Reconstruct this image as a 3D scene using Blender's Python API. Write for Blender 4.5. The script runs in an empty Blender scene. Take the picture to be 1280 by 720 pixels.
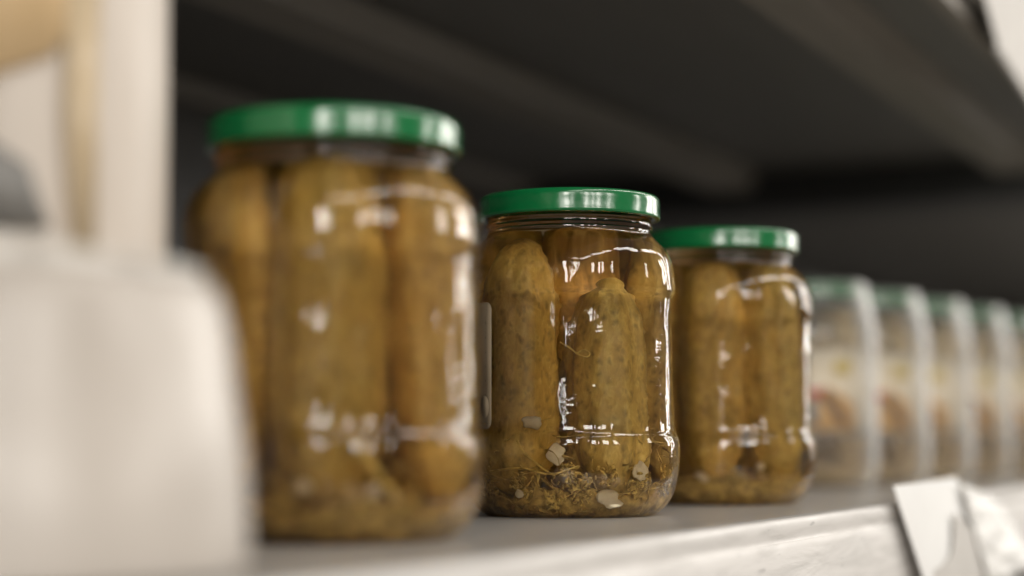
import bpy, bmesh, math, random
from mathutils import Vector, Matrix, noise

SC = bpy.context.scene
COL = SC.collection
R = math.radians

# ------------------------------------------------------------------ helpers
def link(name, bm, mat, parent=None, smooth=True, angle=None):
    me = bpy.data.meshes.new(name)
    bmesh.ops.recalc_face_normals(bm, faces=bm.faces)
    bm.to_mesh(me); bm.free()
    for p in me.polygons: p.use_smooth = smooth
    if angle is not None:
        me.set_sharp_from_angle(angle=R(angle))
    o = bpy.data.objects.new(name, me)
    COL.objects.link(o)
    if mat: me.materials.append(mat)
    if parent: o.parent = parent
    return o

def tag(o, label=None, cat=None, group=None, kind=None):
    if label: o['label'] = label
    if cat: o['category'] = cat
    if group: o['group'] = group
    if kind: o['kind'] = kind
    return o

def empty(name, loc, rz=0):
    o = bpy.data.objects.new(name, None)
    o.empty_display_size = .02
    o.location = loc; o.rotation_euler = (0, 0, rz)
    COL.objects.link(o)
    return o

def catmull(pts, n):
    out = []
    P = [pts[0]] + list(pts) + [pts[-1]]
    for i in range(1, len(P) - 2):
        p0, p1, p2, p3 = (Vector(P[i-1]), Vector(P[i]), Vector(P[i+1]), Vector(P[i+2]))
        for k in range(n):
            t = k / n
            out.append(.5 * ((2*p1) + (-p0+p2)*t + (2*p0-5*p1+4*p2-p3)*t*t + (-p0+3*p1-3*p2+p3)*t**3))
    out.append(Vector(P[-2]))
    return out

def lathe(bm, prof, seg=96, close_top=True, close_bot=True, fn=None):
    rings = []
    for (r, z) in prof:
        ring = []
        for k in range(seg):
            a = 2*math.pi*k/seg
            rr, zz = (r, z) if fn is None else fn(r, z, a)
            ring.append(bm.verts.new((rr*math.cos(a), rr*math.sin(a), zz)))
        rings.append(ring)
    for a, b in zip(rings, rings[1:]):
        for k in range(seg):
            bm.faces.new((a[k], a[(k+1) % seg], b[(k+1) % seg], b[k]))
    for flag, ring, z in ((close_bot, rings[0], prof[0][1]), (close_top, rings[-1], prof[-1][1])):
        if flag:
            c = bm.verts.new((0, 0, z))
            for k in range(seg):
                bm.faces.new((ring[k], ring[(k+1) % seg], c))
    return bm

def box(bm, x0, x1, y0, y1, z0, z1, bev=0):
    vs = [bm.verts.new((x, y, z)) for x in (x0, x1) for y in (y0, y1) for z in (z0, z1)]
    fs = [(0,1,3,2), (4,6,7,5), (0,4,5,1), (2,3,7,6), (0,2,6,4), (1,5,7,3)]
    faces = [bm.faces.new([vs[i] for i in f]) for f in fs]
    if bev:
        es = list({e for f in faces for e in f.edges})
        bmesh.ops.bevel(bm, geom=es, offset=bev, segments=3, affect='EDGES', profile=.5)

def extrude_x(bm, prof, x0, x1, n=1):
    """closed profile of (y,z) points swept along X"""
    rings = []
    for k in range(n+1):
        x = x0 + (x1-x0)*k/n
        rings.append([bm.verts.new((x, y, z)) for y, z in prof])
    m = len(prof)
    for a, b in zip(rings, rings[1:]):
        for i in range(m):
            bm.faces.new((a[i], a[(i+1) % m], b[(i+1) % m], b[i]))
    bm.faces.new(rings[0]); bm.faces.new(rings[-1][::-1])

def tube(bm, pts, r0, r1=None, sides=5):
    r1 = r0 if r1 is None else r1
    pts = [Vector(p) for p in pts]
    prev = None
    n = len(pts)
    for i, p in enumerate(pts):
        d = (pts[min(i+1, n-1)] - pts[max(i-1, 0)])
        if d.length < 1e-9: d = Vector((0, 0, 1))
        d.normalize()
        a = d.cross(Vector((.3, .5, .81))).normalized(); b = d.cross(a)
        r = r0 + (r1-r0)*i/(n-1)
        ring = [bm.verts.new(p + a*r*math.cos(2*math.pi*k/sides) + b*r*math.sin(2*math.pi*k/sides)) for k in range(sides)]
        if prev:
            for k in range(sides):
                bm.faces.new((prev[k], prev[(k+1) % sides], ring[(k+1) % sides], ring[k]))
        else:
            bm.faces.new(ring[::-1])
        prev = ring
    bm.faces.new(prev)

def clampr(p, R0=.0435):
    r = math.hypot(p.x, p.y)
    if p.z < .016: R0 = R0 - (.016-p.z)*.75
    if r > R0: p.x *= R0/r; p.y *= R0/r
    if p.z < .0042: p.z = .0042
    return p

# ------------------------------------------------------------------ materials
class NT:
    def __init__(s, name):
        s.m = bpy.data.materials.new(name); s.m.use_nodes = True
        s.t = s.m.node_tree; s.t.nodes.clear()
        s.out = s.n('ShaderNodeOutputMaterial')
    def n(s, typ, **kw):
        nd = s.t.nodes.new(typ)
        for k, v in kw.items():
            if hasattr(nd, k): setattr(nd, k, v)
        return nd
    def l(s, a, b): s.t.links.new(a, b)
    def val(s, nd, **kw):
        for k, v in kw.items():
            nd.inputs[k.replace('_', ' ')].default_value = v
        return nd
    def coord(s, scale=(1, 1, 1), kind='Object'):
        tc = s.n('ShaderNodeTexCoord'); mp = s.n('ShaderNodeMapping')
        mp.inputs['Scale'].default_value = scale
        s.l(tc.outputs[kind], mp.inputs['Vector'])
        return mp.outputs[0]
    def noise(s, vec, scale, detail=4, rough=.5, dist=0):
        nd = s.n('ShaderNodeTexNoise')
        nd.inputs['Scale'].default_value = scale; nd.inputs['Detail'].default_value = detail
        nd.inputs['Roughness'].default_value = rough; nd.inputs['Distortion'].default_value = dist
        s.l(vec, nd.inputs['Vector'])
        return nd.outputs['Fac']
    def ramp(s, fac, stops):
        r = s.n('ShaderNodeValToRGB')
        els = r.color_ramp.elements
        while len(els) < len(stops): els.new(.5)
        for e, (p, c) in zip(els, stops):
            e.position = p; e.color = (c[0], c[1], c[2], 1) if not isinstance(c, float) else (c, c, c, 1)
        s.l(fac, r.inputs[0])
        return r.outputs[0]
    def mix(s, fac, a, b, mode='MIX'):
        m = s.n('ShaderNodeMix'); m.data_type = 'RGBA'; m.blend_type = mode
        for i, v in ((0, fac), (6, a), (7, b)):
            if hasattr(v, 'is_linked'): s.l(v, m.inputs[i])
            elif isinstance(v, (int, float)): m.inputs[i].default_value = v
            else: m.inputs[i].default_value = (*v, 1)
        return m.outputs[2]
    def bump(s, h, strength=.3, dist=.001, normal=None):
        b = s.n('ShaderNodeBump')
        b.inputs['Strength'].default_value = strength; b.inputs['Distance'].default_value = dist
        s.l(h, b.inputs['Height'])
        if normal: s.l(normal, b.inputs['Normal'])
        return b.outputs[0]
    def principled(s, color, rough=.5, normal=None, **kw):
        p = s.n('ShaderNodeBsdfPrincipled')
        if hasattr(color, 'is_linked'): s.l(color, p.inputs['Base Color'])
        else: p.inputs['Base Color'].default_value = (*color, 1)
        if hasattr(rough, 'is_linked'): s.l(rough, p.inputs['Roughness'])
        else: p.inputs['Roughness'].default_value = rough
        if normal: s.l(normal, p.inputs['Normal'])
        for k, v in kw.items(): p.inputs[k.replace('_', ' ')].default_value = v
        s.l(p.outputs[0], s.out.inputs['Surface'])
        return p

def mat_simple(name, c1, c2, scale, rough=.5, bump=.1, bd=.0005, stretch=(1, 1, 1), **kw):
    t = NT(name); v = t.coord(stretch)
    f = t.noise(v, scale, 5)
    col = t.ramp(f, [(.3, c1), (.7, c2)])
    t.principled(col, rough, t.bump(f, bump, bd) if bump else None, **kw)
    return t.m

def mat_glass(name, acol, dens):
    t = NT(name)
    v = t.coord((1, 1, .35))
    n1 = t.noise(v, 55, 2, .5)
    v2 = t.coord((1, 1, .12)); n2 = t.noise(v2, 230, 2, .5)
    n3 = t.noise(t.coord((1, 1, 1.6)), 130, 2, .5)
    b1 = t.bump(n1, .8, .0013); b1 = t.bump(n3, .35, .0003, b1)
    b2 = t.bump(n2, .3, .00012, b1)
    fr = t.n('ShaderNodeFresnel'); fr.inputs['IOR'].default_value = 1.5
    t.l(b2, fr.inputs['Normal'])
    gl = t.n('ShaderNodeBsdfGlossy'); gl.inputs['Roughness'].default_value = .02
    gl.inputs['Color'].default_value = (1, 1, 1, 1); t.l(b2, gl.inputs['Normal'])
    rf = t.n('ShaderNodeBsdfRefraction'); rf.inputs['IOR'].default_value = 1.36
    rf.inputs['Roughness'].default_value = 0.0
    rf.inputs['Color'].default_value = (1, .985, .94, 1); t.l(b2, rf.inputs['Normal'])
    mx = t.n('ShaderNodeMixShader')
    t.l(fr.outputs[0], mx.inputs[0]); t.l(rf.outputs[0], mx.inputs[1]); t.l(gl.outputs[0], mx.inputs[2])
    t.l(mx.outputs[0], t.out.inputs['Surface'])
    va = t.n('ShaderNodeVolumeAbsorption')
    va.inputs['Color'].default_value = (*acol, 1); va.inputs['Density'].default_value = dens
    t.l(va.outputs[0], t.out.inputs['Volume'])
    return t.m

def mat_pickle():
    t = NT('pickle_skin')
    v = t.coord((1, 1, .45))
    oi = t.n('ShaderNodeObjectInfo')
    streak = t.noise(v, 260, 6, .65, .6)
    v1 = t.coord((1, 1, 1))
    blotch = t.noise(v1, 60, 4, .6)
    col = t.ramp(streak, [(.25, (.34, .20, .045)), (.5, (.54, .34, .085)), (.75, (.74, .54, .18))])
    col = t.mix(t.ramp(blotch, [(.35, 0.), (.7, .6)]), col, (.27, .18, .04))
    vo = t.n('ShaderNodeTexVoronoi'); vo.inputs['Scale'].default_value = 310
    vw = t.coord((1, 1, .75))
    wn = t.n('ShaderNodeTexNoise'); wn.inputs['Scale'].default_value = 180; t.l(vw, wn.inputs['Vector'])
    ws = t.n('ShaderNodeVectorMath'); ws.operation = 'SCALE'; ws.inputs['Scale'].default_value = .006; t.l(wn.outputs['Color'], ws.inputs[0])
    wa = t.n('ShaderNodeVectorMath'); t.l(vw, wa.inputs[0]); t.l(ws.outputs[0], wa.inputs[1]); t.l(wa.outputs[0], vo.inputs['Vector'])
    spot = t.ramp(vo.outputs['Distance'], [(.0, (.75, .75, .75)), (.5, (0., 0., 0.))])
    sm = t.noise(v1, 110, 3)
    msk = t.ramp(sm, [(.36, 0.), (.5, .95)])
    mm = t.n('ShaderNodeMath'); mm.operation = 'MULTIPLY'; t.l(spot, mm.inputs[0]); t.l(msk, mm.inputs[1])
    col = t.mix(mm.outputs[0], col, (.13, .085, .02))
    hsv = t.n('ShaderNodeHueSaturation')
    mr = t.n('ShaderNodeMapRange'); mr.inputs['To Min'].default_value = .94; mr.inputs['To Max'].default_value = 1.18
    t.l(oi.outputs['Random'], mr.inputs[0]); m2 = t.n('ShaderNodeMapRange'); m2.inputs['To Min'].default_value = .515; m2.inputs['To Max'].default_value = .499; t.l(oi.outputs['Random'], m2.inputs[0]); t.l(m2.outputs[0], hsv.inputs['Hue']); t.l(mr.outputs[0], hsv.inputs['Value']); t.l(col, hsv.inputs['Color'])
    b = t.bump(spot, .35, .0006)
    b = t.bump(streak, .45, .0006, b)
    t.principled(hsv.outputs[0], .5, b)
    return t.m

M = {}
M['glass'] = mat_glass('jar_glass', (.80, .62, .31), 18)
M['pale_glass'] = mat_glass('pale_jar_glass', (.92, .86, .7), 7)
M['pickle'] = mat_pickle()
M['dill'] = mat_simple('dill_stem', (.3, .2, .05), (.68, .48, .14), 260, .6, .2)
M['seed'] = mat_simple('dill_seed', (.42, .27, .05), (.85, .62, .18), 300, .55, .3)
M['garlic'] = mat_simple('garlic', (.72, .60, .40), (.86, .76, .55), 150, .45, .2)
M['pale_veg'] = mat_simple('pale_pickled_vegetable', (.55, .40, .22), (.82, .66, .42), 60, .5, .4)
M['mush'] = mat_simple('pickle_sediment', (.24, .15, .03), (.70, .48, .13), 260, .65, .8, .002)

def mat_lid():
    t = NT('green_lid_enamel'); v = t.coord()
    n = t.noise(v, 45, 3); n2 = t.noise(v, 500, 2)
    col = t.ramp(n, [(.3, (.003, .13, .036)), (.7, (.004, .18, .05))])
    t.principled(col, t.ramp(n2, [(.3, .18), (.7, .26)]), t.bump(n, .6, .002), Coat_Weight=.8, Coat_Roughness=.12)
    return t.m
M['lid'] = mat_lid()

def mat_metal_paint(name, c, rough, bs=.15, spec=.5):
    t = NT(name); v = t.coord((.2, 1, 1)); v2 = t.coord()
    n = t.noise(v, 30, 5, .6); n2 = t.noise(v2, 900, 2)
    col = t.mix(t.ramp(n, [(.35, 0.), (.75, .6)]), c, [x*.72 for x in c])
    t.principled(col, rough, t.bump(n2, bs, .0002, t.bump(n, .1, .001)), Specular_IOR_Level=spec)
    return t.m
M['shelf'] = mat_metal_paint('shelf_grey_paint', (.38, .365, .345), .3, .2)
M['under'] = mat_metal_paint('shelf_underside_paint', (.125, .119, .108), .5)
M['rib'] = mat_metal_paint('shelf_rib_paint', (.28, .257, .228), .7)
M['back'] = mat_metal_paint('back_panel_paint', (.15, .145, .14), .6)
M['beam'] = mat_metal_paint('cross_beam_paint', (.05, .05, .05), .6)

def mat_rail():
    t = NT('rail_plastic'); v = t.coord((.12, 1, 1)); v2 = t.coord((.5, 1, 2))
    n = t.noise(v, 120, 5, .65, 1.0); n2 = t.noise(v2, 22, 3, .5, 1.5)
    col = t.ramp(n, [(.25, (.56, .54, .515)), (.55, (.74, .715, .69))])
    scr = t.ramp(t.noise(v, 420, 2), [(.68, (0., 0., 0.)), (.74, (.5, .5, .5))])
    col = t.mix(scr, col, (.3, .29, .28))
    t.principled(col, t.ramp(n2, [(.35, .4), (.65, .62)]), t.bump(n, .35, .0006, t.bump(n2, .3, .0015)), Specular_IOR_Level=.55)
    return t.m
M['rail'] = mat_rail()
M['card'] = mat_simple('price_card_paper', (.80, .795, .78), (.86, .855, .84), 40, .55, .15, .001)
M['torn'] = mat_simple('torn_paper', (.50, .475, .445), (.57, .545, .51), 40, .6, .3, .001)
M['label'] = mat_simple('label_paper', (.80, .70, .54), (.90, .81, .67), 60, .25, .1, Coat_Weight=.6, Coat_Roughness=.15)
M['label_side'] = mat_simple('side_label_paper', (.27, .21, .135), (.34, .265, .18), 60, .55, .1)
M['ink'] = mat_simple('label_ink', (.12, .08, .04), (.2, .13, .07), 60, .5, 0)
M['orange'] = mat_simple('print_orange', (.66, .36, .10), (.78, .50, .2), 60, .45, 0)
M['brown'] = mat_simple('print_brown', (.16, .08, .025), (.3, .15, .05), 90, .45, 0)
M['red'] = mat_simple('print_red', (.6, .07, .05), (.7, .12, .08), 60, .45, 0)
M['bluegrey'] = mat_simple('print_bluegrey', (.27, .29, .30), (.36, .37, .38), 60, .45, 0)
M['yellow'] = mat_simple('print_yellow', (.68, .52, .15), (.74, .6, .22), 60, .45, 0)
M['greyish'] = mat_simple('print_grey', (.17, .165, .155), (.23, .22, .205), 60, .45, 0)
M['mustard'] = mat_simple('print_mustard', (.66, .46, .24), (.74, .55, .33), 30, .35, 0)
M['olive'] = mat_simple('print_olive', (.54, .42, .27), (.62, .50, .34), 30, .35, 0)
M['film'] = mat_simple('cream_packet_film', (.53, .48, .43), (.61, .56, .51), 25, .3, .5, .004, (1, 1, .5))
M['film2'] = mat_simple('tall_packet_film', (.60, .53, .46), (.68, .61, .54), 25, .45, .6, .004, (1, 1, .35))
M['crimp'] = mat_simple('crimped_film', (.8, .78, .74), (.86, .84, .8), 60, .2, .8, .004)

def mat_clearfilm(name='clear_film', milk=.55, rough=.12, sc=70, bd=.01, ior=1.9, edge=0):
    t = NT(name); v = t.coord()
    n = t.noise(v, sc, 4, .6, 1.0)
    b = t.bump(n, 1.0, bd)
    fr = t.n('ShaderNodeFresnel'); fr.inputs['IOR'].default_value = ior; t.l(b, fr.inputs['Normal'])
    gl = t.n('ShaderNodeBsdfGlossy'); gl.inputs['Roughness'].default_value = rough; t.l(b, gl.inputs['Normal'])
    tr = t.n('ShaderNodeBsdfTransparent'); tr.inputs[0].default_value = (.95, .95, .94, 1)
    mx = t.n('ShaderNodeMixShader')
    df = t.n('ShaderNodeBsdfDiffuse'); df.inputs[0].default_value = (.86, .84, .80, 1); t.l(b, df.inputs['Normal'])
    m0 = t.n('ShaderNodeMixShader'); m0.inputs[0].default_value = milk
    if edge:      # stretched film looks denser where it is seen edge on
        lw = t.n('ShaderNodeLayerWeight'); lw.inputs[0].default_value = .5
        pw = t.n('ShaderNodeMath'); pw.operation = 'POWER'; pw.inputs[1].default_value = 1.7; t.l(lw.outputs['Facing'], pw.inputs[0])
        mu = t.n('ShaderNodeMath'); mu.operation = 'MULTIPLY_ADD'; mu.inputs[1].default_value = edge; mu.inputs[2].default_value = milk
        t.l(pw.outputs[0], mu.inputs[0]); t.l(mu.outputs[0], m0.inputs[0])
    t.l(tr.outputs[0], m0.inputs[1]); t.l(df.outputs[0], m0.inputs[2])
    t.l(fr.outputs[0], mx.inputs[0]); t.l(m0.outputs[0], mx.inputs[1]); t.l(gl.outputs[0], mx.inputs[2])
    t.l(mx.outputs[0], t.out.inputs['Surface'])
    return t.m
M['clear'] = mat_clearfilm('clear_film', .8, .45, 30, .001, 1.4)
M['wrap'] = mat_clearfilm('shrink_wrap', .03, .34, 25, .003, 1.4, .7)

# ------------------------------------------------------------------ camera
CAM_H = .034
F_PX = 2311.0
YAW = R(25.05)            # the view runs this far left of the shelf's own direction (+X)
PITCH = math.atan(188/F_PX)
cam = bpy.data.cameras.new('camera')
cam.sensor_width = 36; cam.lens = 36*F_PX/1280
cam.clip_start = .01; cam.clip_end = 100
cam.dof.use_dof = True; cam.dof.focus_distance = .795
cam.dof.aperture_fstop = cam.lens/22.5
cam.dof.aperture_blades = 9
co = bpy.data.objects.new('camera', cam)
co.location = (0, 0, CAM_H)
co.rotation_euler = (R(90)+PITCH, 0, YAW - R(90))
COL.objects.link(co); SC.camera = co

# ------------------------------------------------------------------ jar shapes
JAR_PROF = [(.030, .0022), (.0355, .0002), (.039, .0012), (.0425, .0040), (.0455, .0085), (.0475, .0140), (.0485, .0200),
            (.0487, .0260), (.0486, .0315), (.0480, .0345), (.0469, .0365), (.0463, .0390), (.0461, .0450),
            (.0460, .0600), (.0460, .0780), (.0461, .0900), (.0463, .0950), (.0469, .0972), (.0476, .0990), (.0478, .1020),
            (.0477, .1065), (.0470, .1110), (.0452, .1152), (.0425, .1190), (.0395, .1220), (.0376, .1240),
            (.0370, .1262), (.0377, .1278), (.0377, .1292), (.0370, .1305), (.0367, .1330), (.0367, .1395)]
def jar_glass(seed, streak_ridges=((-10.5, .00028, .066, .101), (-36, .00010, .05, .101))):
    pts = catmull([Vector((r, z, 0)) for r, z in JAR_PROF], 4)
    bm = bmesh.new()
    def wob(r, z, a):
        w = noise.noise(Vector((math.cos(a)*1.4, math.sin(a)*1.4, z*22 + seed*7)))
        k = min(1, max(0, (z-.003)/.02)) * min(1, max(0, (.125-z)/.02))
        w += .75*noise.noise(Vector((math.cos(a)*4, math.sin(a)*4, z*60 + seed*3)))
        sm = 0
        for (da, h, z0, z1) in streak_ridges:          # ridges added so the wall catches thin vertical highlight streaks
            dd = (math.degrees(a) + 180) % 360 - 180 - da + 1.2*noise.noise(Vector((z*60, da, seed)))
            sm += h*math.exp(-(dd/1.9)**2)*min(1, max(0, (z-z0)/.02))*min(1, max(0, (z1-z)/.006))
        return r + w*.0006*k + sm, z
    lathe(bm, [(p.x, p.y) for p in pts], 256, fn=wob)
    return bm

LID_PROF = [(.0372, .1335), (.0378, .1322), (.0395, .1316), (.0406, .1320), (.0410, .1328), (.0409, .1340), (.0408, .1355),
            (.0408, .1375), (.0408, .1395), (.0405, .1408), (.0399, .1417), (.0390, .1421), (.0375, .1420), (.0368, .1410), (.0355, .1405), (.001, .1403)]
def jar_lid():
    pts = catmull([Vector((r, z, 0)) for r, z in LID_PROF], 3)
    bm = bmesh.new(); lathe(bm, [(p.x, p.y) for p in pts], 128, close_bot=False)
    # inner liner so the lid has a thickness
    lathe(bm, [(.0372, .1335), (.0371, .1400), (.001, .1401)], 128, close_bot=False)
    return bm

def pickle_bm(p0, p1, r, bend=(0, 0), seed=0, blunt=.0, taper=0.0, tip=None):
    bm = bmesh.new()
    p0, p1 = Vector(p0), Vector(p1)
    ax = (p1-p0); L = ax.length; ax.normalize()
    a = ax.cross(Vector((0, 1, 0))).normalized(); b = ax.cross(a)
    n, m = 72, 56
    rings = []
    ph = seed*1.7
    for i in range(n+1):
        t = i/n; t = .5 - .5*math.cos(math.pi*t)
        u = 2*t-1
        e = (tip or 4.6) if u > 0 else 4.0
        rr = r*max(0, 1-abs(u)**e)**(.5)
        if tip and u > .6: rr *= 1 + .10*math.sin(u*31+seed)*(u-.6)
        rr *= 1 - taper*t + .05*math.sin(3.2*t+ph)
        c = p0.lerp(p1, t) + a*bend[0]*math.sin(math.pi*t) + b*bend[1]*math.sin(math.pi*t)
        ring = []
        for k in range(m):
            th = 2*math.pi*k/m
            d = a*math.cos(th) + b*math.sin(th)
            q = c + d*rr
            rid = .045*math.cos(3*th+ph) + .030*math.cos(8*th+ph*2+t*2) + .05*noise.noise(Vector((seed, t*3.5, math.cos(th))))
            nz = noise.noise(Vector((q.x*130+seed*9, q.y*130, q.z*60)))*.07 + noise.noise(Vector((q.x*420+seed, q.y*420, q.z*300)))*.028
            bump = max(0, noise.noise(Vector((q.x*330-seed, q.y*330, q.z*330)))-.2)*.22
            q = c + d*rr*(1+rid+nz+bump)
            ring.append(bm.verts.new(q))
        rings.append(ring)
    for x, y in zip(rings, rings[1:]):
        for k in range(m):
            bm.faces.new((x[k], x[(k+1) % m], y[(k+1) % m], y[k]))
    if blunt:
        # stub of the stem on the tip
        c = p1 - ax*r*.1
        tube(bm, [c - ax*.004, c + ax*.0006, c + ax*blunt*.6, c + ax*blunt], r*.46, r*.34, 14)
    return bm

def dill_bm(rnd, n, zmax, zmin=.004, rr=.043):
    bm = bmesh.new()
    for i in range(n):
        a = rnd.uniform(0, 2*math.pi); r = rr*math.sqrt(rnd.uniform(.25, 1))
        p = Vector((r*math.cos(a), r*math.sin(a), zmin + (zmax-zmin)*rnd.random()**1.6))
        d = Vector((rnd.gauss(0, 1), rnd.gauss(0, 1), rnd.gauss(0, .55))).normalized()
        cv = Vector((rnd.gauss(0, 1), rnd.gauss(0, 1), rnd.gauss(0, 1)))*.5
        L = rnd.uniform(.005, .016); pts = []
        for k in range(7):
            pts.append(clampr(p.copy(), rr+.0015)); p = p + d*L/6; d = (d + cv*.35).normalized()
        w = rnd.choice((.00022, .0003, .00045))
        tube(bm, pts, w, w*.6, 4)
    return bm

def umbel_bm(rnd, centers):
    """dill flower heads: short rays that each carry a flat seed"""
    bm = bmesh.new()
    for (cx, cy, cz, n, s) in centers:
        c = Vector((cx, cy, cz))
        for i in range(n):
            d = Vector((rnd.gauss(0, 1), rnd.gauss(0, 1), rnd.gauss(0, .9))).normalized()
            q = clampr(c + d*s*rnd.uniform(.5, 1.1), .0445)
            mid = clampr((c+q)/2 + Vector((0, 0, rnd.uniform(-.001, .001))), .0445)
            tube(bm, [c, mid, q], .00022, .0002, 4)
            v = bmesh.ops.create_icosphere(bm, subdivisions=1, radius=rnd.uniform(.0006, .0012))['verts']
            sc = Vector((1, rnd.uniform(.5, .8), rnd.uniform(1.2, 1.9)))
            rot = Matrix.Rotation(rnd.uniform(0, 6), 3, 'X') @ Matrix.Rotation(rnd.uniform(0, 6), 3, 'Y')
            for w in v: w.co = rot @ Vector((w.co.x*sc.x, w.co.y*sc.y, w.co.z*sc.z)) + q
    return bm

def chip_bm(rnd, c, s):
    """small broken flake of garlic"""
    bm = bmesh.new()
    bmesh.ops.create_icosphere(bm, subdivisions=3, radius=1)
    sx, sy, sz = s
    rot = Matrix.Rotation(rnd.uniform(-.5, .5), 3, 'X') @ Matrix.Rotation(rnd.uniform(-.6, .6), 3, 'Y')
    o = rnd.uniform(0, 50)
    for v in bm.verts:
        k = 1 + .55*noise.noise(v.co*1.4 + Vector((o, 0, 0)))
        v.co = Vector((v.co.x*sx, v.co.y*sy, v.co.z*sz))*k
        v.co = rot @ v.co
    # facing the front of the jar (towards the camera)
    az = math.atan2(c[1], c[0]); rz = Matrix.Rotation(az, 3, 'Z')
    for v in bm.verts: v.co = rz @ v.co + Vector(c)
    return bm

def bed_bm(rnd, zt, rr=.0425):
    """the settled mass of herbs on the bottom"""
    prof = [(.012, .0035), (.031, .0036), (.036, .0055), (.0395, .0085), (rr-.0005, .013), (rr, zt*.8), (rr-.003, zt)]
    prof = [(p.x, p.y) for p in catmull([Vector((a, b, 0)) for a, b in prof], 5)] + [(.036, zt+.001), (.028, zt+.001), (.018, zt), (.008, zt)]
    o = rnd.uniform(0, 90)
    def f(r, z, a):
        w = noise.noise(Vector((math.cos(a)*r*150+o, math.sin(a)*r*150, z*150)))
        w2 = noise.noise(Vector((math.cos(a)*r*500+o, math.sin(a)*r*500, z*500)))
        w3 = noise.noise(Vector((math.cos(a)*1.6+o, math.sin(a)*1.6, 3)))
        return r - .0022 + w*.0022 + w2*.0010, z + (w2*.0015 + w3*.006*(1 if z > zt*.6 else 0))
    bm = bmesh.new(); lathe(bm, prof, 160, fn=f)
    return bm

def curved_patch(bm, a0, a1, z0, z1, r, corner=0, thick=.00012, n=32, poly=None):
    """thin sheet wrapped round the jar; a in degrees about the jar axis.
       poly: list of (u,v) in 0..1 giving an outline instead of a rounded rectangle"""
    w = R(abs(a1-a0))*r; h = z1-z0
    if poly is None:
        poly = []
        cu, cv = (corner/w if w else 0), corner/h
        if corner:
            for (cx, cy, s) in ((1-cu, 1-cv, 0), (cu, 1-cv, 90), (cu, cv, 180), (1-cu, cv, 270)):
                for k in range(7):
                    th = R(s + 15*k); poly.append((cx + cu*math.cos(th), cy + cv*math.sin(th)))
        else: poly = [(1, 1), (0, 1), (0, 0), (1, 0)]
    # grid cells clipped to the polygon would be heavy; columns between outline heights are enough
    us = sorted({round(p[0], 5) for p in poly} | {i/n for i in range(n+1) if min(p[0] for p in poly) <= i/n <= max(p[0] for p in poly)})
    def span(u):
        ys = []
        m = len(poly)
        for i in range(m):
            (x0, y0), (x1, y1) = poly[i], poly[(i+1) % m]
            if min(x0, x1)-1e-6 <= u <= max(x0, x1)+1e-6:
                if abs(x1-x0) < 1e-6: ys += [y0, y1]
                else: ys.append(y0+(y1-y0)*(u-x0)/(x1-x0))
        return min(ys), max(ys)
    cols = []
    for u in us:
        lo, hi = span(u); a = R(a0+(a1-a0)*u)
        if hi-lo < 1e-4: hi = lo+1e-4
        col = []
        for rr in (r, r+thick):
            for v in (lo, hi):
                col.append(bm.verts.new((rr*math.cos(a), rr*math.sin(a), z0+h*v)))
        cols.append(col)
    for c, d in zip(cols, cols[1:]):
        for i, j in ((0, 1), (1, 3), (3, 2), (2, 0)):
            bm.faces.new((c[i], c[j], d[j], d[i]))
    for c in (cols[0], cols[-1]): bm.faces.new((c[0], c[1], c[3], c[2]))
    return bm

EXTRA = .34   # each jar turns so that its local +X axis faces the camera
def face_cam(x, y): return math.atan2(-y, -x)

# local frame of a jar: +X towards the camera, +Y is to the RIGHT in the picture?  (X to camera, Z up -> Y points right as seen)
def make_jar(x, y, label, contents, seed, group='green lidded pickle jars in front'):
    j = empty('pickle_jar', (x, y, 0), face_cam(x, y))
    tag(j, label, 'jar', group)
    link('glass', jar_glass(seed), M['glass'], j)
    link('lid', jar_lid(), M['lid'], j)
    contents(j)
    return j

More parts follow.
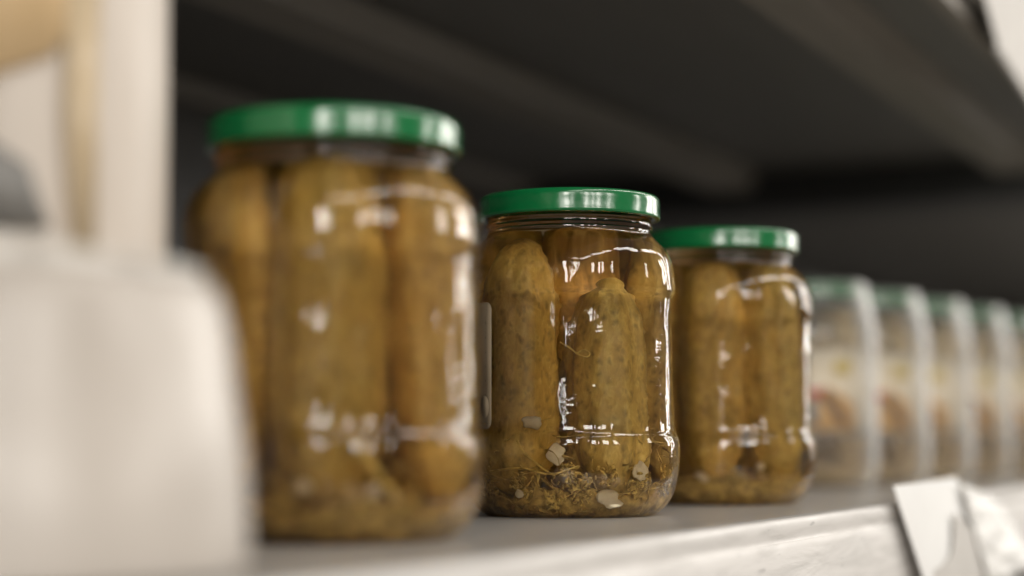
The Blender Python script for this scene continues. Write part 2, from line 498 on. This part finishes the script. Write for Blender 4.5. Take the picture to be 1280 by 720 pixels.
def c_focus(j):
    rnd = random.Random(5)
    P = [((-.012, .000, .012), (-.008, .0050, .1270), .0135, (-.002, .002), .0, .05),
         ((.0175, -.0205, .012), (.0190, -.0185, .1165), .0172, (-.001, .001), .0, .04),
         ((.0210, .0160, .010), (.0215, .0150, .1040), .0172, (.0, .001), .0, .10, 2.7),
         ((-.008, .0305, .016), (-.009, .0280, .1210), .0120, (.0, .0), .0, .05),
         ((-.026, .0120, .012), (-.026, .0090, .1240), .0140, (.0, .0), .0, .05),
         ((-.020, -.0170, .012), (-.018, -.0190, .1220), .0155, (.0, .0), .0, .05)]
    for i, (a, b, r, bd, bl, tp, *tip) in enumerate(P):
        link('pickle', pickle_bm(a, b, r, bd, 11+i, bl, tp, *tip), M['pickle'], j)
    tag(link('dill', dill_bm(rnd, 430, .036), M['dill'], j), kind='stuff')
    cs = [(.039, .004, .013, 70, .0065), (.037, .015, .019, 50, .005), (.040, .000, .020, 40, .004), (.031, .028, .016, 44, .006),
          (.030, -.018, .014, 40, .006), (.020, -.034, .013, 40, .006), (.012, .038, .016, 34, .006), (.038, -.006, .009, 36, .005)]
    tag(link('dill_flower', umbel_bm(rnd, cs), M['seed'], j), kind='stuff')
    link('herb_bed', bed_bm(rnd, .012, .0375), M['mush'], j)
    for c, s in [((.0395, .0165, .0085), (.0012, .0052, .0038)), ((.0395, -.0155, .0405), (.0008, .0042, .0030)),
                 ((.0400, -.0055, .0275), (.0010, .0036, .0042)), ((.032, .0290, .0200), (.0014, .0034, .0040)), ((.037, -.0210, .0110), (.001, .002, .0016))]:
        link('garlic_flake', chip_bm(rnd, c, s), M['garlic'], j)
    bm = bmesh.new()   # loose stalks pressed against the glass
    def at(dy, z, r=.0440): return (math.sqrt(max(0, r*r-dy*dy)), dy, z)
    tube(bm, catmull([at(-.004, .0750), at(.000, .0725), at(.003, .0700), at(.007, .0685), at(.0085, .0700), at(.006, .0715), at(.003, .0702)], 4), .00035, .0003, 5)
    link('dill_stalk', bm, M['seed'], j); bm = bmesh.new()
    tube(bm, catmull([at(-.022, .033), at(-.018, .027), at(-.012, .022), at(-.006, .018)], 5), .0005, .0004, 6)
    link('dill_stalk', bm, M['seed'], j); bm = bmesh.new()
    tube(bm, catmull([at(-.033, .020), at(-.020, .0215), at(-.008, .019), at(.004, .0225)], 5), .0005, .0004, 6)
    link('dill_stalk', bm, M['seed'], j)
    # paper label on the side, its right end just shows beside the nearer jar
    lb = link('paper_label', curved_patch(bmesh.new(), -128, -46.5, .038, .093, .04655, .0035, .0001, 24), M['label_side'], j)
    tag(lb, 'cream paper side label with rounded corners')
    bm = bmesh.new()
    for k in range(17):
        curved_patch(bm, -51.4, -51.0 - (.5 if k % 3 else 0), .052+k*.0021, .0532+k*.0021, .0467, 0, .00003, 1)
    curved_patch(bm, -60, -48.3, .0405, .0407, .0467, 0, .00003, 8)
    link('label_print', bm, M['ink'], lb)
    bm = bmesh.new()
    circ = [(.5+.5*math.cos(R(20*k)), .5+.5*math.sin(R(20*k))) for k in range(18)]
    curved_patch(bm, -56, -48.2, .0425, .0525, .0468, 0, .00004, 12, poly=circ)
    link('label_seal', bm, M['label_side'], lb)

def c_near(j):
    rnd = random.Random(8)
    P = [((.0235, -.0010, .013), (.0235, -.0010, .1270), .0158, (-.0005, .0), .0, .02),
         ((.0130, .0290, .014), (.0140, .0240, .1250), .0142, (.0005, .0), .0, .02),
         ((.0140, -.0285, .014), (.0130, -.0260, .1240), .0125, (.0, .0), .0, .05),
         ((-.004, -.0300, .014), (-.004, -.0280, .1200), .0120, (.0, .0), .0, .05),
         ((-.022, .0130, .012), (-.020, .0100, .1220), .0155, (.0, .0), .0, .05),
         ((-.018, -.0180, .012), (-.017, -.0190, .1200), .0150, (.0, .0), .0, .05),
         ((-.002, .003, .030), (.000, .004, .1250), .0105, (.0, .0), .0, .05)]
    for i, (a, b, r, bd, bl, tp) in enumerate(P):
        link('pickle', pickle_bm(a, b, r, bd, 31+i, bl, tp), M['pickle'], j)
    link('herb_bed', bed_bm(rnd, .015), M['mush'], j)
    tag(link('dill', dill_bm(rnd, 260, .032), M['dill'], j), kind='stuff')
    cs = [(.040, .006, .014, 40, .006), (.034, .022, .013, 30, .006), (.038, -.014, .016, 30, .006)]
    tag(link('dill_flower', umbel_bm(rnd, cs), M['seed'], j), kind='stuff')
    bm = bmesh.new()
    def at(dy, z, r=.0425): return (math.sqrt(max(0, r*r-dy*dy)), dy, z)
    tube(bm, catmull([at(.006, .034), at(.011, .026), at(.017, .018), at(.020, .012)], 5), .0016, .0013, 8)
    link('dill_stalk', bm, M['seed'], j)
    for c, s in [((.040, -.008, .0190), (.001, .003, .002)), ((.039, .012, .018), (.001, .002, .002))]:
        link('garlic_flake', chip_bm(rnd, c, s), M['garlic'], j)

def c_third(j):
    rnd = random.Random(12)
    P = [((.0235, -.0040, .012), (.0235, -.0050, .1230), .0148, (-.0003, .0), .0, .02),
         ((.016, .0250, .014), (.0150, .0225, .1210), .0145, (.0005, .001), .0, .03),
         ((.007, -.0275, .018), (.006, -.0270, .1240), .0145, (.0, .0), .0, .03),
         ((-.022, .0130, .012), (-.020, .0100, .1200), .0155, (.0, .0), .0, .05),
         ((-.018, -.0180, .012), (-.017, -.0190, .1180), .0150, (.0, .0), .0, .05)]
    for i, (a, b, r, bd, bl, tp) in enumerate(P):
        link('pickle', pickle_bm(a, b, r, bd, 51+i, bl, tp), M['pickle'], j)
    link('herb_bed', bed_bm(rnd, .014), M['mush'], j)
    tag(link('dill', dill_bm(rnd, 260, .032), M['dill'], j), kind='stuff')
    tag(link('dill_flower', umbel_bm(rnd, [(.040, .006, .014, 40, .006), (.034, .022, .013, 30, .006)]), M['seed'], j), kind='stuff')
    for c, s in [((.039, -.010, .0150), (.001, .003, .002)), ((.036, .018, .020), (.001, .002, .002))]:
        link('garlic_flake', chip_bm(rnd, c, s), M['garlic'], j)

def pos(px, d):
    """a place on the shelf at depth d (m) seen at column px of the photograph"""
    o = (px-640)/F_PX*d
    return (math.cos(YAW)*d + math.sin(YAW)*o, math.sin(YAW)*d - math.cos(YAW)*o)

x1, y1 = pos(415, .634); x2, y2 = pos(712, .830); x3, y3 = pos(902, .980)
near_jar = make_jar(x1, y1, 'large blurred pickle jar nearest the camera, packed with upright gherkins up to its green lid', c_near, 1)
near_jar.scale = (1.08, 1.08, 1)
make_jar(x2, y2, 'sharply focused pickle jar in the middle with white garlic flakes and a cream side label', c_focus, 2)
make_jar(x3, y3, 'third pickle jar, without a label, standing just before the row of labelled jars', c_third, 3)

# ------------------------------------------------------------------ labelled jars further down the shelf
FAR = [(1008, 1.315), (1078, 1.400), (1137, 1.486), (1190, 1.574), (1236, 1.658), (1277, 1.742)]
FARLAB = ['first labelled jar beside the third pickle jar, its printed picture in full view',
          'second labelled jar of the far row, between the first and third labelled jars',
          'third labelled jar of the far row, just behind the price card',
          'fourth labelled jar of the far row, seen right of the price card',
          'fifth labelled jar of the far row, a strip near the right frame edge',
          'hindmost labelled jar of the far row, cut by the right frame edge']
def make_far(x, y):
    j = empty('labelled_jar', (x, y, 0), face_cam(x, y))
    link('glass', jar_glass(9), M['pale_glass'], j)
    link('lid', jar_lid(), M['lid'], j)
    for i, (a, b, r) in enumerate([((.022, -.012, .012), (.022, -.010, .112), .016), ((.016, .024, .012), (.016, .022, .11), .015),
                                   ((-.018, .010, .012), (-.018, .012, .112), .016), ((-.012, -.026, .012), (-.012, -.026, .112), .014)]):
        link('pickle', pickle_bm(a, b, r, (0, 0), 71+i, 0, .03), M['pale_veg'], j)
    link('herb_bed', bed_bm(random.Random(3), .018), M['pale_veg'], j)
    lb = link('paper_label', curved_patch(bmesh.new(), -80, 72, .036, .096, .0466, .002, .00012, 48), M['label'], j)
    def pr(name, a0, a1, z0, z1, m, r=.0469, poly=None):
        link(name, curved_patch(bmesh.new(), a0, a1, z0, z1, r, 0, .00006, 16, poly=poly), M[m], lb)
    pr('printed_panel', -20, 48, .038, .070, 'orange', .0468, [(0, 0), (1, 0), (.92, .6), (.55, 1), (.2, .8), (0, .5)])
    pr('printed_vegetable', 10, 36, .042, .068, 'brown', .04695, [(.05, .8), (.3, 1), (1, .25), (.95, 0), (.6, .1)])
    pr('printed_spot', 0, 13, .062, .068, 'red')
    pr('printed_badge', -2, 9, .044, .061, 'bluegrey', .04695)
    pr('printed_title', 24, 40, .078, .088, 'yellow')
    pr('printed_stripe', -80, 72, .0362, .0395, 'bluegrey', .04685)
    pw = [(.036, .0006), (.0440, .0012), (.0485, .010), (.0493, .025), (.0493, .070), (.0492, .098), (.0485, .112), (.0455, .128), (.0428, .140), (.0415, .1434), (.030, .1438)]
    pw = [(p.x, p.y) for p in catmull([Vector((a, b, 0)) for a, b in pw], 4)]
    def wr(r, z, a): return r*(1 + .008*noise.noise(Vector((math.cos(a)*4, math.sin(a)*4, z*40)))), z
    bm = bmesh.new(); lathe(bm, pw, 128, False, False, fn=wr); link('film_wrap', bm, M['wrap'], j)
    return j
def kids(o): return list(o.children)
proto = None
for i, (px, d) in enumerate(FAR):
    x, y = pos(px, d)
    if proto is None:
        j = proto = make_far(x, y)
        src = [(c, kids(c)) for c in kids(proto)]
    else:
        j = proto.copy(); COL.objects.link(j); j.location = (x, y, 0); j.rotation_euler = (0, 0, face_cam(x, y) + .12*math.sin(i*2.3))
        for c, gs in src:
            c2 = c.copy(); COL.objects.link(c2); c2.parent = j
            for g in gs:
                g2 = g.copy(); COL.objects.link(g2); g2.parent = c2
    tag(j, FARLAB[i], 'jar', 'labelled jars in the far row')

# ------------------------------------------------------------------ shelf bay
YE = .235
XA, XB = -.6, 7.0
def shelf_profile(zt, th=.03):
    y0 = YE
    p = [(y0+.003, zt)]
    for k in range(1, 7):
        a = R(90+15*k); p.append((y0+.003+.003*math.cos(a), zt-.003+.003*math.sin(a)))
    p += [(y0, zt-th), (y0+.002, zt-th), (.898, zt-th), (.898, zt)]
    return p
lower = empty('shelf', (0, 0, 0)); tag(lower, 'grey painted metal shelf the jars stand on', 'shelf')
bm = bmesh.new(); extrude_x(bm, shelf_profile(0), XA, XB); link('board', bm, M['shelf'], lower, True, 35)
def rail_bm(zt, x0, x1, y=YE-.002):
    # upright price strip with rolled lips
    pr = [(y, zt), (y-.0025, zt+.0012), (y-.0045, zt+.0002), (y-.0048, zt-.003), (y-.004, zt-.008), (y-.0055, zt-.011), (y-.0065, zt-.030), (y-.0055, zt-.048),
          (y-.0075, zt-.052), (y-.0078, zt-.056), (y-.005, zt-.058), (y-.001, zt-.057), (y-.0005, zt-.03)]
    pts = [(p.x, p.y) for p in catmull([Vector((a, b, 0)) for a, b in pr], 4)]
    b = bmesh.new(); extrude_x(b, pts, x0, x1, 1)
    return b
link('price_rail', rail_bm(-.0012, XA, XB), M['rail'], lower, True, 50)

UZ = .320
upper = empty('upper_shelf', (0, 0, UZ)); tag(upper, 'dark underside of the upper shelf with long stiffening ribs', 'shelf')
def up(name, bm, m, ang=35):
    for v in bm.verts: v.co.z -= UZ
    return link(name, bm, M[m], upper, True, ang)
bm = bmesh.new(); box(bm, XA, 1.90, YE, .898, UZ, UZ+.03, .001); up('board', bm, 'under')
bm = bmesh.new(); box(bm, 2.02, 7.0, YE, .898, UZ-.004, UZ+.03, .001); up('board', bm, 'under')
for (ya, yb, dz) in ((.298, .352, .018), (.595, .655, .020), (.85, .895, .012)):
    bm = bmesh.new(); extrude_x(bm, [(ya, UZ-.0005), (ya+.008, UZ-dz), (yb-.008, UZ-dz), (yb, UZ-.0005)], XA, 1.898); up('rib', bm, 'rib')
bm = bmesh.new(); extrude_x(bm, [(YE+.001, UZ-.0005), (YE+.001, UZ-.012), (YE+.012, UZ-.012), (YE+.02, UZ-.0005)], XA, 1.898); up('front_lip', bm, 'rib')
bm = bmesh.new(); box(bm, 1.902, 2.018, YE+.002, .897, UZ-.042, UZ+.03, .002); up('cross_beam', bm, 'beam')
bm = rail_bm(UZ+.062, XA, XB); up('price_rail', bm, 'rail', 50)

bp = bmesh.new(); box(bp, XA, XB, .90, .915, -.3, .9)
tag(link('back_panel', bp, M['back'], None, False), 'dark grey back panel of the shelving behind the jars', 'panel')

# ------------------------------------------------------------------ price card clipped on the lower rail
def sheet(bm, P, nx, nz, thick):
    """P(u,v)->Vector surface, given a thickness along its local normal"""
    A = [[None]*(nz+1) for _ in range(nx+1)]; B = [[None]*(nz+1) for _ in range(nx+1)]
    e = 1e-3
    for i in range(nx+1):
        for k in range(nz+1):
            u, v = i/nx, k/nz
            p = P(u, v); du = P(u+e, v)-p; dv = P(u, v+e)-p
            n = du.cross(dv).normalized()
            A[i][k] = bm.verts.new(p + n*thick/2); B[i][k] = bm.verts.new(p - n*thick/2)
    for i in range(nx):
        for k in range(nz):
            bm.faces.new((A[i][k], A[i+1][k], A[i+1][k+1], A[i][k+1]))
            bm.faces.new((B[i][k], B[i][k+1], B[i+1][k+1], B[i+1][k]))
    for i in range(nx):
        bm.faces.new((A[i][0], B[i][0], B[i+1][0], A[i+1][0])); bm.faces.new((A[i][nz], A[i+1][nz], B[i+1][nz], B[i][nz]))
    for k in range(nz):
        bm.faces.new((A[0][k], A[0][k+1], B[0][k+1], B[0][k])); bm.faces.new((A[nx][k], B[nx][k], B[nx][k+1], A[nx][k+1]))

def ray(px, py, y):
    """point of the plane Y=y that the photograph shows at pixel px,py"""
    d = co.rotation_euler.to_matrix() @ Vector(((px-640)/F_PX, -(py-360)/F_PX, -1))
    return Vector(co.location) + d*(y/d.y)

YC = YE-.012
def quad_sheet(c, bulge, y=YC):
    a, b, d, e = [ray(*p) for p in c]      # top-left, top-right, bottom-right, bottom-left
    lo = lambda p, q, t: p*(1-t)+q*t
    def P(u, v):
        q = lo(lo(a, b, u), lo(e, d, u), v)
        return q + Vector((0, -bulge*math.sin(math.pi*u)*(.4+.6*v), 0))
    return P
card = empty('price_card', tuple(ray(1160, 650, YC)))
tag(card, 'blank white price card clipped on the shelf rail and leaning back', 'price card')
def add_card(name, bm, m, ang=None):
    for v in bm.verts: v.co -= card.location
    return link(name, bm, M[m], card, True, ang)
CC = [(1116, 607, YC+.0015), (1194, 596, YC+.0015), (1262, 742, YC-.006), (1164, 752, YC-.006)]
bm = bmesh.new(); sheet(bm, quad_sheet(CC, .0035), 14, 14, .0008); add_card('card', bm, 'card', 40)
# torn grey paper over its lower right part
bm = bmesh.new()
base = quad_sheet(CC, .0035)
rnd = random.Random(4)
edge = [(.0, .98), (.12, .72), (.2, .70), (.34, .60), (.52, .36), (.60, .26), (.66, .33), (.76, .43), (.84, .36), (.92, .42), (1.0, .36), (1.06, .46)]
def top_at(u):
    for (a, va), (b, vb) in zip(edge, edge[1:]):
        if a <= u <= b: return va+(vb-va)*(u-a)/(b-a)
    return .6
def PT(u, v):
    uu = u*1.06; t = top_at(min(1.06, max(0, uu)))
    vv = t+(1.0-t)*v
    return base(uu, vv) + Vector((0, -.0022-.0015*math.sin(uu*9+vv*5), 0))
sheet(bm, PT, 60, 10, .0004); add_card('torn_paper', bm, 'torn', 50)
# crumpled clear sleeve to the right of the card
bm = bmesh.new()
S = [(1197, 604, YC-.001), (1240, 626, YC-.001), (1292, 700, YC-.010), (1232, 730, YC-.010)]
sb = quad_sheet(S, .002)
def PS(u, v): return sb(u, v) + Vector((0, .0012*noise.noise(Vector((u*5, v*6, 2)))-.002, .001*noise.noise(Vector((u*6, v*5, 7)))))
sheet(bm, PS, 30, 30, .0003); add_card('clear_sleeve', bm, 'clear')

# card hanging from the upper rail (top right of the photograph)
YU = YE-.012
tagu = empty('hanging_price_card', tuple(ray(1260, 40, YU)))
tag(tagu, 'white price card hanging from the upper shelf rail at the top right corner', 'price card')
pts = [(1213, -60), (1230, 0), (1247, 62), (1268, 96), (1290, 129), (1336, 194), (1374, 248), (1306, -60)]
bm = bmesh.new()
v1 = [bm.verts.new(ray(a, b, YU) - tagu.location) for a, b in pts]
v2 = [bm.verts.new(ray(a, b, YU) - tagu.location + Vector((0, -.0012, 0))) for a, b in pts]
bm.faces.new(v1); bm.faces.new(v2[::-1])
for i in range(len(pts)):
    k = (i+1) % len(pts); bm.faces.new((v1[i], v1[k], v2[k], v2[i]))
link('card', bm, M['torn'], tagu, False)
bm = bmesh.new()
tube(bm, [ray(a, b, YU-.0014) - tagu.location for a, b in [(1247, 60), (1268, 94), (1290, 127), (1336, 192)]], .0022, .0022, 8)
link('card_edge', bm, M['rail'], tagu)

# ------------------------------------------------------------------ foreground packets
xf, yf = pos(10, .44)
pk = empty('cream_packet', (xf, yf, 0), face_cam(xf, yf))
pk.scale = (1, 1, .84)
tag(pk, 'squat cream packet with rounded shoulders, out of focus at the lower left', 'packet')
bm = bmesh.new()
pr = [(.030, .0), (.050, .001), (.0545, .005), (.0545, .02), (.0530, .042), (.0505, .064), (.0485, .077), (.0465, .083), (.041, .0870), (.02, .0890), (.004, .0893)]
pr = [(p.x, p.y) for p in catmull([Vector((a, b, 0)) for a, b in pr], 5)]
def sq(r, z, a):
    k = 1 + .05*math.cos(4*a) + .03*noise.noise(Vector((math.cos(a)*2, math.sin(a)*2, z*25)))
    return r*k, z
lathe(bm, pr, 96, fn=sq); link('pouch', bm, M['film'], pk)
bm = bmesh.new()
def PSb(u, v):
    return Vector((.012*math.sin(u*17)*.25 + .002*math.sin(v*40), -.02+.066*u, .0845 + .016*v*(1-.3*u) - .006*u))
sheet(bm, PSb, 50, 10, .0006); link('crimped_seal', bm, M['crimp'], pk)

xt, yt = pos(17, .545)
tp = empty('tall_packet', (xt, yt, 0), face_cam(xt, yt))
tp.scale = (.92, .92, .93)
tag(tp, 'tall glossy printed packet in orange, grey and cream behind the squat cream packet', 'packet')
bm = bmesh.new()
pr = [(.030, .0), (.043, .002), (.046, .01), (.0465, .05), (.0465, .10), (.0462, .16), (.0462, .20), (.044, .235), (.036, .25), (.01, .262)]
pr = [(p.x, p.y) for p in catmull([Vector((a, b, 0)) for a, b in pr], 5)]
def sq2(r, z, a):
    return r*(1 + .025*math.cos(4*a) + .02*noise.noise(Vector((math.cos(a)*2, math.sin(a)*2, z*18+4)))), z
lathe(bm, pr, 96, fn=sq2); link('pouch', bm, M['film2'], tp)
def prt(name, a0, a1, z0, z1, m, r, poly=None):
    link(name, curved_patch(bmesh.new(), a0, a1, z0, z1, r, 0, .0003, 20, poly=poly), M[m], tp)
prt('printed_band', -60, 34, .140, .222, 'mustard', .0500, [(0, .0), (.5, .02), (.75, .12), (1, .5), (1, 1), (0, 1)])
prt('printed_panel', -60, 19, .098, .136, 'greyish', .0500, [(0, 0), (.9, 0), (.8, .5), (.5, .85), (0, 1)])
prt('printed_stripe', 10, 33, .090, .176, 'olive', .0503, [(.25, 1), (.75, 1), (.6, .5), (.75, 0), (.4, 0), (.2, .5)])

# ------------------------------------------------------------------ aisle floor
bm = bmesh.new(); box(bm, -12, 16, -10, 3, -1.05, -1.0)
tag(link('floor', bm, mat_simple('floor_tiles', (.3, .28, .25), (.38, .35, .31), 2, .3, .1), None, False), kind='structure')

# ------------------------------------------------------------------ light
W = bpy.data.worlds.new('World'); SC.world = W; W.use_nodes = True
nt = W.node_tree; bg = nt.nodes['Background']
bg.inputs[0].default_value = (1.0, .93, .84, 1); bg.inputs[1].default_value = .16

def lamp(name, loc, look, sx, sy, power, col=(1, .95, .88)):
    l = bpy.data.lights.new(name, 'AREA'); l.shape = 'RECTANGLE'; l.size = sx; l.size_y = sy
    l.energy = power; l.color = col
    o = bpy.data.objects.new(name, l); o.location = loc
    d = Vector(look) - Vector(loc)
    o.rotation_euler = d.to_track_quat('-Z', 'Y').to_euler()
    COL.objects.link(o)
T = (.8, .3, .1)
def az(a, dist, z): return (x2 + dist*math.cos(R(a)), y2 + dist*math.sin(R(a)), z)
# unseen area lamps added and sized for the jar and lid highlights (bottom z, top z)
def highlight_lamp(a, dist, w, z0, z1, rad):
    x, y, _ = az(a, dist, 0)
    l = bpy.data.lights.new('highlight_light', 'AREA'); l.shape = 'RECTANGLE'; l.size = w; l.size_y = z1-z0
    l.energy = rad*w*(z1-z0)*math.pi*4/4; l.color = (1, .95, .88)
    o = bpy.data.objects.new('highlight_light', l); o.location = (x, y, (z0+z1)/2)
    d = Vector((x2-x, y2-y, 0)); o.rotation_euler = d.to_track_quat('-Z', 'Y').to_euler()
    COL.objects.link(o)
highlight_lamp(196.5, 3.2, .07, .17, .42, 16)  # narrow lamp added for the thin streak on the jar walls
highlight_lamp(200, 3.2, .34, .46, 1.3, 20)
highlight_lamp(207, 3.2, .08, .46, 1.3, 20)
highlight_lamp(225, 3.2, .26, .46, 1.3, 17)
highlight_lamp(233, 3.2, .10, .46, 1.3, 22)
highlight_lamp(240, 3.2, .26, .46, 1.3, 17)
highlight_lamp(254, 3.2, .24, .46, 1.3, 15)
highlight_lamp(300, 3.4, .35, .46, 1.4, 11)
highlight_lamp(322, 3.6, .24, .30, 1.5, 17)
highlight_lamp(330, 3.6, .20, .36, 1.5, 17)
highlight_lamp(340, 3.6, .13, -.05, 1.5, 16)
highlight_lamp(347, 4.0, .10, .1, 1.5, 14)
# ceiling lamps over the aisle
for k in range(5):
    lamp('ceiling_light', (-1.2+1.3*k, -1.0, 1.7), (-1.2+1.3*k, -.6, 0), 1.1, .2, 8.5)

# ------------------------------------------------------------------ render settings
SC.view_settings.view_transform = 'Standard'
SC.view_settings.look = 'None'
SC.view_settings.exposure = 0
SC.view_settings.gamma = 1
SC.render.engine = 'CYCLES'
c = SC.cycles
c.use_denoising = True
try: c.denoiser = 'OPENIMAGEDENOISE'
except Exception: pass
c.max_bounces = 14; c.transmission_bounces = 12; c.glossy_bounces = 6; c.diffuse_bounces = 4
c.transparent_max_bounces = 12
c.caustics_refractive = True; c.caustics_reflective = True
c.blur_glossy = .3
c.sample_clamp_indirect = 6
